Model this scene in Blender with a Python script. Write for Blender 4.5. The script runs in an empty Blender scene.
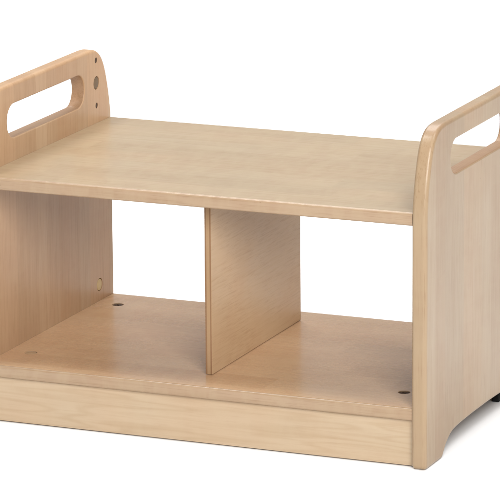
import bpy, bmesh, math
from mathutils import Vector, Matrix

S = bpy.context.scene
COL = S.collection

# ------------------------------------------------------------------ sizes (metres)
TP = 0.0185            # side panel thickness, right panel outer face at x = 0
XR = -TP               # inner face of right panel
XL = -0.5707           # inner face of left panel
D = 0.3827             # panel depth
H = 0.4010             # panel height
ZT1, ZT0 = 0.2894, 0.3050      # top board under / upper side
ZB1, ZB0 = 0.0571, 0.0725      # base board under / upper side
YB0, YB1 = 0.0039, 0.3800      # boards front / back
YP = 0.0105            # plinth front
XD0, XD1 = -0.3011, -0.2926    # divider
YD0, YD1 = 0.0548, 0.3369

# ------------------------------------------------------------------ materials
def N(nt, kind, **kw):
    n = nt.nodes.new(kind)
    for k, v in kw.items():
        setattr(n, k, v)
    return n

def math_node(nt, op, a, b=None, c=None):
    n = N(nt, 'ShaderNodeMath', operation=op)
    for i, v in enumerate((a, b, c)):
        if v is None:
            continue
        if isinstance(v, (int, float)):
            n.inputs[i].default_value = v
        else:
            nt.links.new(v, n.inputs[i])
    return n.outputs[0]

def mix_rgb(nt, fac, a, b, mode='MIX'):
    n = N(nt, 'ShaderNodeMix', data_type='RGBA', blend_type=mode)
    for sock, v in ((n.inputs['Factor'], fac), (n.inputs[6], a), (n.inputs[7], b)):
        if isinstance(v, (int, float)):
            sock.default_value = v
        elif isinstance(v, tuple):
            sock.default_value = v if len(v) == 4 else (*v, 1)
        else:
            nt.links.new(v, sock)
    return n.outputs[2]

def noise(nt, vec, scale, detail=3, rough=0.5, dist=0.0):
    n = N(nt, 'ShaderNodeTexNoise')
    n.inputs['Scale'].default_value = scale
    n.inputs['Detail'].default_value = detail
    n.inputs['Roughness'].default_value = rough
    n.inputs['Distortion'].default_value = dist
    nt.links.new(vec, n.inputs['Vector'])
    return n.outputs['Fac']

def ramp(nt, fac, lo, hi):
    n = N(nt, 'ShaderNodeMapRange', interpolation_type='SMOOTHSTEP')
    n.inputs['From Min'].default_value = lo
    n.inputs['From Max'].default_value = hi
    nt.links.new(fac, n.inputs['Value'])
    return n.outputs[0]

def wood(name, grain, across, stave, base, seed=0.0, stave_amt=0.5, ring_amt=0.3,
         pore_amt=0.3, rough=0.36, ring_freq=34.0, fleck=0.0, edge_ply=False, stagger=0.0, blotch=0.5, spec=0.35, figure_amt=0.45, coat=0.08, pore_line=0.38):
    """maple board; grain / across are axis letters, stave = lamella width."""
    m = bpy.data.materials.new(name)
    m.use_nodes = True
    nt = m.node_tree
    bsdf = nt.nodes['Principled BSDF']
    tc = N(nt, 'ShaderNodeTexCoord')
    sep = N(nt, 'ShaderNodeSeparateXYZ')
    nt.links.new(tc.outputs['Object'], sep.inputs[0])
    ax = {'X': sep.outputs[0], 'Y': sep.outputs[1], 'Z': sep.outputs[2]}
    third = [k for k in 'XYZ' if k not in (grain, across)][0]
    g, a, t = ax[grain], ax[across], ax[third]
    # stave index, edge wobbling very little
    a_off = math_node(nt, 'ADD', a, 3.0 + seed * 0.0137)
    idx = math_node(nt, 'FLOOR', math_node(nt, 'DIVIDE', a_off, stave))
    if stagger:
        wn0 = N(nt, 'ShaderNodeTexWhiteNoise', noise_dimensions='1D')
        nt.links.new(math_node(nt, 'ADD', idx, 71.3 + seed), wn0.inputs['W'])
        gg = math_node(nt, 'ADD', math_node(nt, 'ADD', g, 5.0),
                       math_node(nt, 'MULTIPLY', wn0.outputs['Value'], stagger))
        idx = math_node(nt, 'ADD', math_node(nt, 'MULTIPLY', idx, 17.0),
                        math_node(nt, 'FLOOR', math_node(nt, 'DIVIDE', gg, stagger)))
    wn = N(nt, 'ShaderNodeTexWhiteNoise', noise_dimensions='1D')
    nt.links.new(math_node(nt, 'ADD', idx, 11.7 + seed), wn.inputs['W'])
    sv = wn.outputs['Value']
    wn2 = N(nt, 'ShaderNodeTexWhiteNoise', noise_dimensions='1D')
    nt.links.new(math_node(nt, 'ADD', idx, 43.1 + seed), wn2.inputs['W'])
    sv2 = wn2.outputs['Value']
    # grain space: along the grain squeezed, each stave its own slice of the tree
    comb = N(nt, 'ShaderNodeCombineXYZ')
    nt.links.new(math_node(nt, 'ADD', math_node(nt, 'MULTIPLY', g, 1.0),
                           math_node(nt, 'MULTIPLY', sv, 9.0)), comb.inputs[0])
    nt.links.new(math_node(nt, 'MULTIPLY', a, 11.0), comb.inputs[1])
    nt.links.new(math_node(nt, 'ADD', math_node(nt, 'MULTIPLY', t, 11.0), seed), comb.inputs[2])
    v = comb.outputs[0]
    low = noise(nt, v, 2.4, 2, 0.5, 0.3)
    rings = math_node(nt, 'SINE', math_node(nt, 'MULTIPLY', low, ring_freq * 2))
    rings = math_node(nt, 'POWER', math_node(nt, 'ADD', math_node(nt, 'MULTIPLY', rings, 0.5), 0.5), 3.0)
    comb2 = N(nt, 'ShaderNodeCombineXYZ')
    nt.links.new(math_node(nt, 'MULTIPLY', g, 9.0), comb2.inputs[0])
    nt.links.new(math_node(nt, 'MULTIPLY', a, 300.0), comb2.inputs[1])
    nt.links.new(math_node(nt, 'MULTIPLY', t, 300.0), comb2.inputs[2])
    fine = noise(nt, comb2.outputs[0], 1.0, 4, 0.6)
    comb3 = N(nt, 'ShaderNodeCombineXYZ')
    nt.links.new(math_node(nt, 'MULTIPLY', g, 5.0), comb3.inputs[0])
    nt.links.new(math_node(nt, 'MULTIPLY', a, 60.0), comb3.inputs[1])
    nt.links.new(math_node(nt, 'MULTIPLY', t, 60.0), comb3.inputs[2])
    streak = noise(nt, comb3.outputs[0], 1.0, 3, 0.55)
    big = noise(nt, tc.outputs['Object'], 9.0, 2, 0.5)
    # colours
    r, gr, b = base
    pale = (r * 1.08, gr * 1.11, b * 1.15)
    rosy = (r * 1.02, gr * 0.93, b * 0.88)
    dark = (r * 0.80, gr * 0.72, b * 0.62)
    c = mix_rgb(nt, sv, (*pale, 1), (*rosy, 1))
    c = mix_rgb(nt, 1.0 - stave_amt, c, (r, gr, b, 1))
    c = mix_rgb(nt, math_node(nt, 'MULTIPLY', ramp(nt, big, 0.3, 0.72), blotch), c, (*rosy, 1))
    c = mix_rgb(nt, math_node(nt, 'MULTIPLY', ramp(nt, streak, 0.36, 0.68), pore_amt * 0.75), c, (*dark, 1))
    c = mix_rgb(nt, math_node(nt, 'MULTIPLY', rings, ring_amt), c, (*dark, 1))
    c = mix_rgb(nt, math_node(nt, 'MULTIPLY', ramp(nt, fine, 0.44, 0.70), pore_amt * 1.3), c, (*dark, 1))
    # open pores: hair-thin dark lines running with the grain
    comb6 = N(nt, 'ShaderNodeCombineXYZ')
    nt.links.new(math_node(nt, 'ADD', math_node(nt, 'MULTIPLY', g, 22.0), math_node(nt, 'MULTIPLY', sv, 31.0)), comb6.inputs[0])
    nt.links.new(math_node(nt, 'MULTIPLY', a, 760.0), comb6.inputs[1])
    nt.links.new(math_node(nt, 'MULTIPLY', t, 760.0), comb6.inputs[2])
    pores = ramp(nt, noise(nt, comb6.outputs[0], 1.0, 1, 0.4), 0.60, 0.70)
    c = mix_rgb(nt, math_node(nt, 'MULTIPLY', pores, pore_line), c, (r * .62, gr * .50, b * .38, 1))
    # curly figure: soft light and dark patches lying across the grain
    comb5 = N(nt, 'ShaderNodeCombineXYZ')
    nt.links.new(math_node(nt, 'MULTIPLY', g, 55.0), comb5.inputs[0])
    nt.links.new(math_node(nt, 'MULTIPLY', a, 26.0), comb5.inputs[1])
    nt.links.new(math_node(nt, 'MULTIPLY', t, 26.0), comb5.inputs[2])
    figure = ramp(nt, noise(nt, comb5.outputs[0], 1.0, 3, 0.6, 0.6), 0.36, 0.66)
    c = mix_rgb(nt, math_node(nt, 'MULTIPLY', figure, figure_amt), c, (r * 1.07, gr * 1.10, b * 1.06, 1))
    val = N(nt, 'ShaderNodeHueSaturation')
    nt.links.new(c, val.inputs['Color'])
    nt.links.new(math_node(nt, 'ADD', math_node(nt, 'MULTIPLY', sv2, 0.14 * stave_amt), 1.0 - 0.07 * stave_amt),
                 val.inputs['Value'])
    c = val.outputs['Color']
    if fleck:
        comb4 = N(nt, 'ShaderNodeCombineXYZ')
        nt.links.new(math_node(nt, 'ADD', math_node(nt, 'MULTIPLY', g, 48.0),
                               math_node(nt, 'MULTIPLY', a, 6.0)), comb4.inputs[0])
        nt.links.new(math_node(nt, 'MULTIPLY', a, 640.0), comb4.inputs[1])
        nt.links.new(math_node(nt, 'MULTIPLY', t, 300.0), comb4.inputs[2])
        fl = noise(nt, comb4.outputs[0], 1.0, 3, 0.55)
        patch = math_node(nt, 'ADD', 0.25, ramp(nt, noise(nt, tc.outputs['Object'], 11.0, 2), 0.36, 0.62))
        c = mix_rgb(nt, math_node(nt, 'MULTIPLY', math_node(nt, 'MULTIPLY', ramp(nt, fl, 0.52, 0.66), patch), fleck),
                    c, (r * .72, gr * .62, b * .52, 1))
        c = mix_rgb(nt, math_node(nt, 'MULTIPLY', math_node(nt, 'MULTIPLY', ramp(nt, fl, 0.46, 0.34), patch), fleck * .8),
                    c, (r * 1.14, gr * 1.14, b * 1.12, 1))
    # tiny dark specks as real maple has
    vor = N(nt, 'ShaderNodeTexVoronoi')
    vor.inputs['Scale'].default_value = 24.0
    nt.links.new(tc.outputs['Object'], vor.inputs['Vector'])
    spk = math_node(nt, 'LESS_THAN', vor.outputs['Distance'], 0.022)
    c = mix_rgb(nt, math_node(nt, 'MULTIPLY', spk, 0.35), c, (r * .4, gr * .3, b * .22, 1))
    if edge_ply:            # veneer lines seen on the narrow front edge of the plywood divider
        geo = N(nt, 'ShaderNodeNewGeometry')
        sn = N(nt, 'ShaderNodeSeparateXYZ')
        nt.links.new(geo.outputs['Normal'], sn.inputs[0])
        front = math_node(nt, 'GREATER_THAN', math_node(nt, 'ABSOLUTE', sn.outputs[1]), 0.8)
        u = math_node(nt, 'DIVIDE', math_node(nt, 'SUBTRACT', ax['X'], XD0), XD1 - XD0)
        l1 = math_node(nt, 'LESS_THAN', u, 0.27)
        l2 = math_node(nt, 'GREATER_THAN', u, 0.76)
        ln = math_node(nt, 'MULTIPLY', math_node(nt, 'MAXIMUM', l1, l2), front)
        c = mix_rgb(nt, math_node(nt, 'MULTIPLY', ln, 0.9), c, (r * .34, gr * .25, b * .20, 1))
        mid = math_node(nt, 'MULTIPLY', math_node(nt, 'SUBTRACT', 1.0, math_node(nt, 'MAXIMUM', l1, l2)), front)
        c = mix_rgb(nt, math_node(nt, 'MULTIPLY', mid, 0.8), c, (r * .50, gr * .43, b * .37, 1))
    nt.links.new(c, bsdf.inputs['Base Color'])
    rr = math_node(nt, 'ADD', math_node(nt, 'ADD', math_node(nt, 'MULTIPLY', fine, 0.14), math_node(nt, 'MULTIPLY', big, 0.12)), rough - 0.13)
    nt.links.new(rr, bsdf.inputs['Roughness'])
    bsdf.inputs['IOR'].default_value = 1.5
    bsdf.inputs['Specular IOR Level'].default_value = spec
    bsdf.inputs['Coat Weight'].default_value = coat
    bsdf.inputs['Coat Roughness'].default_value = 0.14
    bump = N(nt, 'ShaderNodeBump')
    bump.inputs['Strength'].default_value = 0.05
    bump.inputs['Distance'].default_value = 0.0006
    nt.links.new(fine, bump.inputs['Height'])
    nt.links.new(bump.outputs[0], bsdf.inputs['Normal'])
    return m

def plain(name, col, rough=0.6):
    m = bpy.data.materials.new(name)
    m.use_nodes = True
    nt = m.node_tree
    b = nt.nodes['Principled BSDF']
    tc = N(nt, 'ShaderNodeTexCoord')
    n = noise(nt, tc.outputs['Object'], 160.0, 3)
    c = mix_rgb(nt, n, tuple(x * .88 for x in col) + (1,), tuple(min(1, x * 1.1) for x in col) + (1,))
    nt.links.new(c, b.inputs['Base Color'])
    b.inputs['Roughness'].default_value = rough
    b.inputs['Specular IOR Level'].default_value = 0.12
    return m

BASE = (0.352, 0.266, 0.17)
PLINTH = (0.44, 0.336, 0.226)
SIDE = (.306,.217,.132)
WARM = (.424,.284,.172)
SHELF = (0.55, 0.372, 0.228)
EDGE = (0.34, 0.24, 0.155)
PLY = (0.53, 0.37, 0.222)
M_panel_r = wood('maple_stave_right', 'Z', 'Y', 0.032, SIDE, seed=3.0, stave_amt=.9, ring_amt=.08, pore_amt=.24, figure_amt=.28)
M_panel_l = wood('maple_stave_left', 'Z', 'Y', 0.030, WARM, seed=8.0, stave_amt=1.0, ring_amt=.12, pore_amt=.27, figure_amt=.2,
                 coat=.02, spec=.14, pore_line=.25)
M_top = wood('maple_top', 'X', 'Y', 0.047, BASE, seed=14.0, stave_amt=.6, ring_amt=.14, pore_amt=.26, stagger=.37, rough=.34, pore_line=.28)
M_base = wood('maple_base', 'X', 'Y', 0.047, SHELF, seed=23.0, stave_amt=.7, ring_amt=.14, pore_amt=.2, stagger=.33, rough=.27,
              spec=.45, coat=.25, figure_amt=.4, pore_line=.22)
M_edge = wood('maple_lipping_shaded', 'X', 'Z', 3.0, EDGE, seed=61.0, stave_amt=.3, ring_amt=.14, pore_amt=.4, coat=.25)
M_plinth = wood('maple_plinth', 'X', 'Z', 3.0, PLINTH, seed=31.0, stave_amt=.2, ring_amt=.34, pore_amt=.2, ring_freq=30, figure_amt=.14, pore_line=.1)
M_div = wood('maple_ply', 'Y', 'Z', 3.0, PLY, seed=44.0, stave_amt=.2, ring_amt=.05, pore_amt=.12, fleck=.24, coat=.02, spec=.14, pore_line=.2,
             figure_amt=.2, edge_ply=True, rough=.42)
M_routed_shaded = wood('maple_routed_shaded', 'Y', 'Z', 0.05, (0.300, 0.185, 0.105), seed=51.0, stave_amt=.3, ring_amt=.1, pore_amt=.5, rough=.5)  # end grain tone, with shade inside the slot mixed into the colour
M_plug_dark = plain('plug_dull_brown', (0.165, 0.112, 0.066), .5)
M_plug_pale = plain('plug_pale_yellow', (0.56, 0.42, 0.22), .5)
M_black = plain('shade_black', (0.012, 0.012, 0.012), .5)  # near-black for the blocks that stand in for shade
M_bronze = plain('dark_bronze', (0.075, 0.045, 0.028), .5)
M_cap = plain('cap_tan', (0.44, 0.30, 0.18), .5)

# ------------------------------------------------------------------ geometry helpers
def link(name, me, mat, parent=None):
    o = bpy.data.objects.new(name, me)
    COL.objects.link(o)
    me.materials.clear()
    me.materials.append(mat)
    if parent:
        o.parent = parent
    return o

def shade(me):
    for p in me.polygons:
        p.use_smooth = True
    me.set_sharp_from_angle(angle=math.radians(42))

def finish(o):
    """smooth arrises with truly flat faces: weighted normals, hard edges kept."""
    shade(o.data)
    m = o.modifiers.new('weighted_normal', 'WEIGHTED_NORMAL')
    m.mode = 'FACE_AREA'
    m.keep_sharp = True
    m.weight = 80

def box_mesh(name, x0, x1, y0, y1, z0, z1, r=0.003, seg=5, only=None):
    bm = bmesh.new()
    bmesh.ops.create_cube(bm, size=1.0)
    for v in bm.verts:
        v.co = Vector((x0 if v.co.x < 0 else x1, y0 if v.co.y < 0 else y1, z0 if v.co.z < 0 else z1))
    edges = [e for e in bm.edges if only is None or only(e)]
    bmesh.ops.bevel(bm, geom=edges, offset=r, segments=seg, profile=0.5, affect='EDGES', clamp_overlap=True)
    bmesh.ops.recalc_face_normals(bm, faces=bm.faces)
    me = bpy.data.meshes.new(name)
    bm.to_mesh(me)
    bm.free()
    return me

def along_x(e):
    d = e.verts[1].co - e.verts[0].co
    return abs(d.x) > abs(d.y) and abs(d.x) > abs(d.z)

def cyl_mesh(center, axis, rad, depth, seg=48, bevel=0.0):
    bm = bmesh.new()
    bmesh.ops.create_cone(bm, cap_ends=True, segments=seg, radius1=rad, radius2=rad, depth=depth)
    if bevel:
        es = [e for e in bm.edges if len(e.link_faces) == 2 and any(len(f.verts) > 4 for f in e.link_faces)]
        bmesh.ops.bevel(bm, geom=es, offset=bevel, segments=3, profile=.5, affect='EDGES')
    rot = {'Z': Matrix(), 'X': Matrix.Rotation(math.pi / 2, 4, 'Y'), 'Y': Matrix.Rotation(math.pi / 2, 4, 'X')}[axis]
    bmesh.ops.transform(bm, matrix=Matrix.Translation(center) @ rot, verts=bm.verts)
    me = bpy.data.meshes.new('cyl')
    bm.to_mesh(me)
    bm.free()
    shade(me)
    return me

def cut(obj, cutters, solver='EXACT'):
    """drill blind holes; the finished mesh replaces the object's own."""
    tmp = []
    for me in cutters:
        c = bpy.data.objects.new('cutter', me)
        COL.objects.link(c)
        tmp.append(c)
        mod = obj.modifiers.new('hole', 'BOOLEAN')
        mod.operation = 'DIFFERENCE'
        mod.solver = solver
        mod.object = c
    dg = bpy.context.evaluated_depsgraph_get()
    dg.update()
    new = bpy.data.meshes.new_from_object(obj.evaluated_get(dg))
    obj.modifiers.clear()
    mat = obj.data.materials[0]
    obj.data = new
    new.materials.clear()
    new.materials.append(mat)
    for c in tmp:
        bpy.data.objects.remove(c)

def round_corner(pts, p, d0, d1, r, seg=10):
    """arc replacing corner p between directions d0 (towards previous) and d1 (towards next)."""
    d0 = Vector(d0).normalized(); d1 = Vector(d1).normalized(); p = Vector(p)
    half = d0.angle(d1) / 2
    t = r / math.tan(half)
    c = p + (d0 + d1).normalized() * (r / math.sin(half))
    a = p + d0 * t - c; b = p + d1 * t - c
    ang = a.angle(b)
    for i in range(seg + 1):
        f = i / seg
        q = (a * math.sin((1 - f) * ang) + b * math.sin(f * ang)) / math.sin(ang)
        pts.append(tuple(c + q))

def catmull(P, n=6):
    out = []
    for i in range(len(P) - 1):
        p0 = Vector(P[max(i - 1, 0)]); p1 = Vector(P[i]); p2 = Vector(P[i + 1]); p3 = Vector(P[min(i + 2, len(P) - 1)])
        for k in range(n):
            t = k / n
            out.append(tuple(0.5 * ((2 * p1) + (-p0 + p2) * t + (2 * p0 - 5 * p1 + 4 * p2 - p3) * t * t
                                    + (-p0 + 3 * p1 - 3 * p2 + p3) * t ** 3)))
    out.append(tuple(P[-1]))
    return out

def side_profile():
    """outline (y, z) of a side panel: arched foot, straight sides drawn in above the seat, rounded top."""
    up = [(0, 0.29), (0.0006, 0.305), (0.0025, 0.3215), (0.0063, 0.3395), (0.0108, 0.355), (0.0152, 0.3677),
          (0.0215, 0.3805), (0.0300, 0.3905), (0.0400, 0.3968), (0.0520, 0.4000), (0.0665, H)]
    up = catmull(up, 5)
    arch = [(0.0640, 0.0068), (0.0705, 0.0128), (0.0800, 0.0186), (0.0920, 0.0228),
            (0.1080, 0.0247), (0.1350, 0.0258), (0.1650, 0.0264)]
    arch = catmull(arch, 4)
    heel = []
    round_corner(heel, (0.0575, 0.0), (-1, 0), (0.0065, 0.0068), 0.0062, 6)
    arch = heel + arch
    foot = []
    round_corner(foot, (0, 0), (0, 1), (1, 0), 0.0062, 6)
    left_up = up                                            # front edge, going up
    right_down = [(D - y, z) for y, z in reversed(up)]      # rear edge, going down
    rfoot = [(D - y, z) for y, z in foot]
    bottom_back = [(D - y, z) for y, z in arch]             # from rear foot forward
    bottom_front = list(reversed(arch))
    return left_up + right_down + rfoot + bottom_back + bottom_front + foot[::-1]

def slot_profile(off=0.0):
    y0, y1, z0, z1 = 0.0812 - off, 0.3015 + off, 0.3337 - off, 0.3752 + off
    r = 0.0195 + off
    pts = []
    round_corner(pts, (y0, z0), (0, 1), (1, 0), r)
    round_corner(pts, (y1, z0), (-1, 0), (0, 1), r)
    round_corner(pts, (y1, z1), (0, -1), (-1, 0), r)
    round_corner(pts, (y0, z1), (1, 0), (0, -1), r)
    return pts

def route_slot(obj, x0, x1, r=0.0019):
    """cut the handle slot with softened rims; its routed wall shows darker cross-cut wood."""
    rings = [(x0 - 0.002, r)]
    ph = [i / 5 * math.pi / 2 for i in range(6)]
    rings += [(x0 + r * (1 - math.sin(p)), r * (1 - math.cos(p))) for p in reversed(ph)]
    rings += [(x1 - r * (1 - math.sin(p)), r * (1 - math.cos(p))) for p in ph]
    rings += [(x1 + 0.002, r)]
    bm = bmesh.new()
    vs = [[bm.verts.new((x, y, z)) for y, z in slot_profile(off)] for x, off in rings]
    n = len(vs[0])
    for a, b in zip(vs, vs[1:]):
        for i in range(n):
            bm.faces.new((a[i], a[(i + 1) % n], b[(i + 1) % n], b[i]))
    bm.faces.new(vs[0])
    bm.faces.new(vs[-1])
    bmesh.ops.recalc_face_normals(bm, faces=bm.faces)
    me = bpy.data.meshes.new('slot')
    bm.to_mesh(me)
    bm.free()
    cut(obj, [me])
    obj.data.materials.append(M_routed_shaded)
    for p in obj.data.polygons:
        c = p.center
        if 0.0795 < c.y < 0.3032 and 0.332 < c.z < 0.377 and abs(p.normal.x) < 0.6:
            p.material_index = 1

def panel_mesh(x0, x1, r=0.0048, seg=7):
    """side outline lofted through the thickness, arrises rounded over."""
    P = [Vector(side_profile()[0])]
    for q in side_profile()[1:]:
        q = Vector(q)
        if (q - P[-1]).length > 3e-4:
            P.append(q)
    if (P[0] - P[-1]).length < 3e-4:
        P.pop()
    n = len(P)
    area = sum(P[i].x * P[(i + 1) % n].y - P[(i + 1) % n].x * P[i].y for i in range(n))
    sgn = 1 if area > 0 else -1
    nrm = []
    for i in range(n):
        d0 = (P[i] - P[i - 1]).normalized()
        d1 = (P[(i + 1) % n] - P[i]).normalized()
        n0 = Vector((-d0.y, d0.x)) * sgn
        n1 = Vector((-d1.y, d1.x)) * sgn
        m = (n0 + n1).normalized()
        nrm.append(m / max(0.5, m.dot(n0)))          # inward
    ph = [i / seg * math.pi / 2 for i in range(seg + 1)]
    rings = [(x0 + r * (1 - math.sin(p)), r * (1 - math.cos(p))) for p in reversed(ph)]
    rings += [(x1 - r * (1 - math.sin(p)), r * (1 - math.cos(p))) for p in ph]
    bm = bmesh.new()
    vs = []
    for x, off in rings:
        vs.append([bm.verts.new((x, P[i].x + nrm[i].x * off, P[i].y + nrm[i].y * off)) for i in range(n)])
    for a, b in zip(vs, vs[1:]):
        for i in range(n):
            bm.faces.new((a[i], a[(i + 1) % n], b[(i + 1) % n], b[i]))
    caps = [bm.faces.new(vs[0]), bm.faces.new(vs[-1])]
    bmesh.ops.recalc_face_normals(bm, faces=bm.faces)
    bmesh.ops.triangulate(bm, faces=caps, ngon_method='EAR_CLIP')
    me = bpy.data.meshes.new('side_panel')
    bm.to_mesh(me)
    bm.free()
    return me

# ------------------------------------------------------------------ the bench
bench = bpy.data.objects.new('storage_bench', None)
COL.objects.link(bench)
bench.empty_display_size = 0.1
bench['label'] = 'low pale maple storage bench with two open compartments and handle slots in its sides'
bench['category'] = 'bench'

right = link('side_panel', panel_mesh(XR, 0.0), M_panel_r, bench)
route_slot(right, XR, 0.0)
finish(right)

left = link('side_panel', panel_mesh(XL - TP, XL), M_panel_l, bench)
YH = 0.3372
cut(left, [cyl_mesh((XL, YH, 0.3855), 'X', 0.0037, 0.016),
           cyl_mesh((XL, YH, 0.3273), 'X', 0.0037, 0.016),
           cyl_mesh((XL, YH, 0.3564), 'X', 0.0086, 0.008),
           cyl_mesh((XL, YH, 0.0935), 'X', 0.0086, 0.008)])
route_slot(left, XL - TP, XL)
finish(left)
for zz in (0.3855, 0.3273):
    link('screw', cyl_mesh((XL - 0.0020, YH, zz), 'X', 0.00365, 0.0032, bevel=.0004), M_bronze, left)
plug_top = link('plug', cyl_mesh((XL - 0.0022, YH, 0.3564), 'X', 0.0075, 0.0036, bevel=.0004), M_plug_dark, left)
plug_top['label'] = 'dull brown round plug near the top of the panel'
plug_low = link('plug', cyl_mesh((XL - 0.0022, YH, 0.0935), 'X', 0.0075, 0.0038, bevel=.0004), M_plug_pale, left)
plug_low['label'] = 'pale yellow round plug in the lower rear corner'

GAP = 0.0003
seat = link('seat_board', box_mesh('seat_board', XL + GAP, XR - GAP, YB0, YB1, ZT1, ZT0, .0034, 6, along_x), M_top, bench)
finish(seat)
base = link('base_board', box_mesh('base_board', XL + GAP, XR - GAP, YB0, YB1, ZB1, ZB0, .0034, 6, along_x), M_base, bench)
cut(base, [cyl_mesh((-0.5402, 0.3258, ZB0), 'Z', 0.0074, 0.022),
           cyl_mesh((-0.0523, 0.0672, ZB0), 'Z', 0.0074, 0.022),
           cyl_mesh((-0.5403, 0.0710, ZB0), 'Z', 0.0076, 0.006)])
finish(base)
link('cap', cyl_mesh((-0.5403, 0.0710, ZB0 - 0.0017), 'Z', 0.0070, 0.0026, bevel=.0003), M_cap, base)

def cam_lock(x, y, turn):
    """dark cam fitting sunk in its bore, with a cross recess."""
    o = link('cam_lock', cyl_mesh((x, y, ZB0 - 0.0028), 'Z', 0.0072, 0.0040, bevel=.0005), M_bronze, base)
    c = Matrix.Translation((x, y, ZB0 - 0.0008)) @ Matrix.Rotation(turn, 4, 'Z')
    cutters = []
    for k in (0, 1):
        bm = bmesh.new()
        bmesh.ops.create_cube(bm, size=1.0)
        bmesh.ops.transform(bm, matrix=c @ Matrix.Rotation(k * math.pi / 2, 4, 'Z') @ Matrix.Diagonal((.0088, .0016 + k * .0001, .003 + k * .0002, 1)), verts=bm.verts)
        me = bpy.data.meshes.new('cross')
        bm.to_mesh(me)
        bm.free()
        cutters.append(me)
    cut(o, cutters)
    shade(o.data)

cam_lock(-0.5402, 0.3258, 0.5)
cam_lock(-0.0523, 0.0672, 0.9)

for o in (seat, base):                 # front lipping: pinker wood, weaker front light painted in as a darker tone
    o.data.materials.append(M_edge)
    for p in o.data.polygons:
        if p.normal.y < -0.3:
            p.material_index = 1

div = link('divider', box_mesh('divider', XD0, XD1, YD0, YD1, ZB0 + .0006, ZT1 - .0004, .0006, 2), M_div, bench)
finish(div)
plinth = link('plinth', box_mesh('plinth', XL + GAP, XR - GAP, YP, YP + .018, .0014, ZB1 - .0009, .0008, 2), M_plinth, bench)
finish(plinth)
rear = link('rear_plinth', box_mesh('rear_plinth', XL + GAP, XR - GAP, YB1 - .026, YB1 - .008, .0014, ZB1 - .0009, .0008, 2),
            M_plinth, bench)
finish(rear)

for x0, x1 in ((XR - .0100, XR - .0006), (XL + .0006, XL + .0100)):  # added black blocks in place of the contact shade at the rear feet
    g = link('shade_block', box_mesh('shade_block', x0, x1, .3090, .3480, .0002, .0400, .0012, 3), M_black, bench)
    g['label'] = 'added black block standing in for shade inside the rear foot'
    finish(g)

# ------------------------------------------------------------------ white studio sweep
def sweep():
    prof = [(-12.0, 0.0), (-4.0, 0.0), (-1.0, 0.0), (1.0, 0.0), (5.0, 0.0), (9.0, 0.0)]
    R = 2.0
    for i in range(1, 25):
        t = i / 24 * math.pi / 2
        prof.append((9.0 + R * math.sin(t), R - R * math.cos(t)))
    prof.append((9.0 + R, 5.0))
    bm = bmesh.new()
    xs = [-8, -4, -1.5, 1, 4, 8]
    rows = [[bm.verts.new((x, y, z)) for x in xs] for y, z in prof]
    for a, b in zip(rows, rows[1:]):
        for i in range(len(xs) - 1):
            bm.faces.new((a[i], a[i + 1], b[i + 1], b[i]))
    bmesh.ops.recalc_face_normals(bm, faces=bm.faces)
    me = bpy.data.meshes.new('floor')
    bm.to_mesh(me)
    bm.free()
    for p in me.polygons:
        p.use_smooth = True
    return me

fm = bpy.data.materials.new('white_paper')
fm.use_nodes = True
nt = fm.node_tree
b = nt.nodes['Principled BSDF']
tc = N(nt, 'ShaderNodeTexCoord')
nz = noise(nt, tc.outputs['Object'], 3.0, 2)
nt.links.new(mix_rgb(nt, nz, (.895, .90, .905, 1), (.91, .91, .91, 1)), b.inputs['Base Color'])
b.inputs['Roughness'].default_value = 0.9
b.inputs['Specular IOR Level'].default_value = 0.1
floor = link('floor', sweep(), fm)
floor['kind'] = 'structure'

# ------------------------------------------------------------------ lamps
def softbox(name, loc, target, sx, sy, power, col=(1, 1, 1)):
    l = bpy.data.lights.new(name, 'AREA')
    l.shape = 'RECTANGLE'
    l.size, l.size_y = sx, sy
    l.energy = power
    l.color = col
    o = bpy.data.objects.new(name, l)
    COL.objects.link(o)
    o.location = loc
    o.rotation_euler = (Vector(target) - Vector(loc)).to_track_quat('-Z', 'Y').to_euler()
    return o

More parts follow.
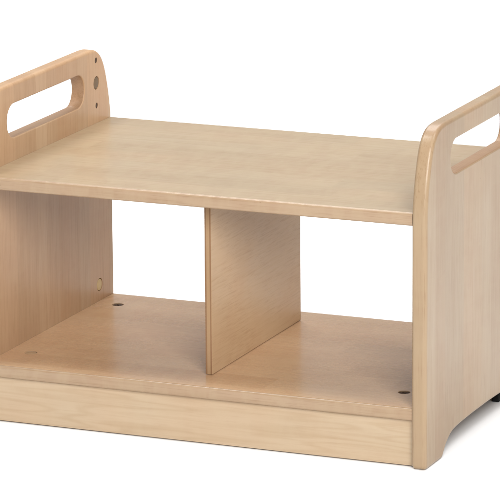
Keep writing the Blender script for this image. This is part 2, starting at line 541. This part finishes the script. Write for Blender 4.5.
C0 = (-0.28, 0.19, 0.2)
softbox('softbox_key', (2.1, -3.95, 2.65), C0, 2.5, 2.1, 325, (1.0, .99, .98))
softbox('softbox_overhead', (-1.4, -0.3, 3.1), (-0.35, 0.1, 0.2), 0.6, 0.6, 34)
softbox('fill_floor_right', (1.0, 0.1, 2.7), (0.75, 0.2, 0), 1.0, 1.0, 30)  # added fill, unseen, lifts the floor at right to white
softbox('fill_floor_rear', (-0.7, 1.45, 2.7), (-0.7, 1.45, 0), 1.6, 0.8, 36)  # unseen fill added to whiten the floor behind the bench
softbox('fill_backdrop', (-1.4, 3.6, 3.4), (-1.4, 3.8, 0), 4.0, 1.6, 110)  # extra unseen lamp put in to keep the far floor white

w = bpy.data.worlds.new('World')
S.world = w
w.use_nodes = True
bg = w.node_tree.nodes['Background']
bg.inputs['Color'].default_value = (1, 1, 1, 1)
bg.inputs['Strength'].default_value = 0.3

# ------------------------------------------------------------------ camera (fitted)
YAW, PITCH, ROLL, F = 0.39885, -0.2366, -0.00761, 4133.7
fwd = Vector((-math.sin(YAW) * math.cos(PITCH), math.cos(YAW) * math.cos(PITCH), math.sin(PITCH)))
rgt = Vector((math.cos(YAW), math.sin(YAW), 0))
up = rgt.cross(fwd)
r2 = rgt * math.cos(ROLL) + up * math.sin(ROLL)
u2 = up * math.cos(ROLL) - rgt * math.sin(ROLL)
cam = bpy.data.cameras.new('camera')
co = bpy.data.objects.new('camera', cam)
COL.objects.link(co)
co.matrix_world = Matrix((
    (r2.x, u2.x, -fwd.x, 1.60291),
    (r2.y, u2.y, -fwd.y, -4.31919),
    (r2.z, u2.z, -fwd.z, 1.37530),
    (0, 0, 0, 1)))
cam.sensor_width = 36.0
cam.sensor_fit = 'HORIZONTAL'
cam.lens = 36.0 * F / 500.0
cam.shift_x = (250 - 251.456) / 500
cam.shift_y = -(250 - 250.233) / 500
cam.clip_start = 0.05
cam.clip_end = 100
S.camera = co

S.view_settings.view_transform = 'Standard'
S.view_settings.look = 'None'
S.view_settings.exposure = 0
S.view_settings.gamma = 1
S.render.film_transparent = False
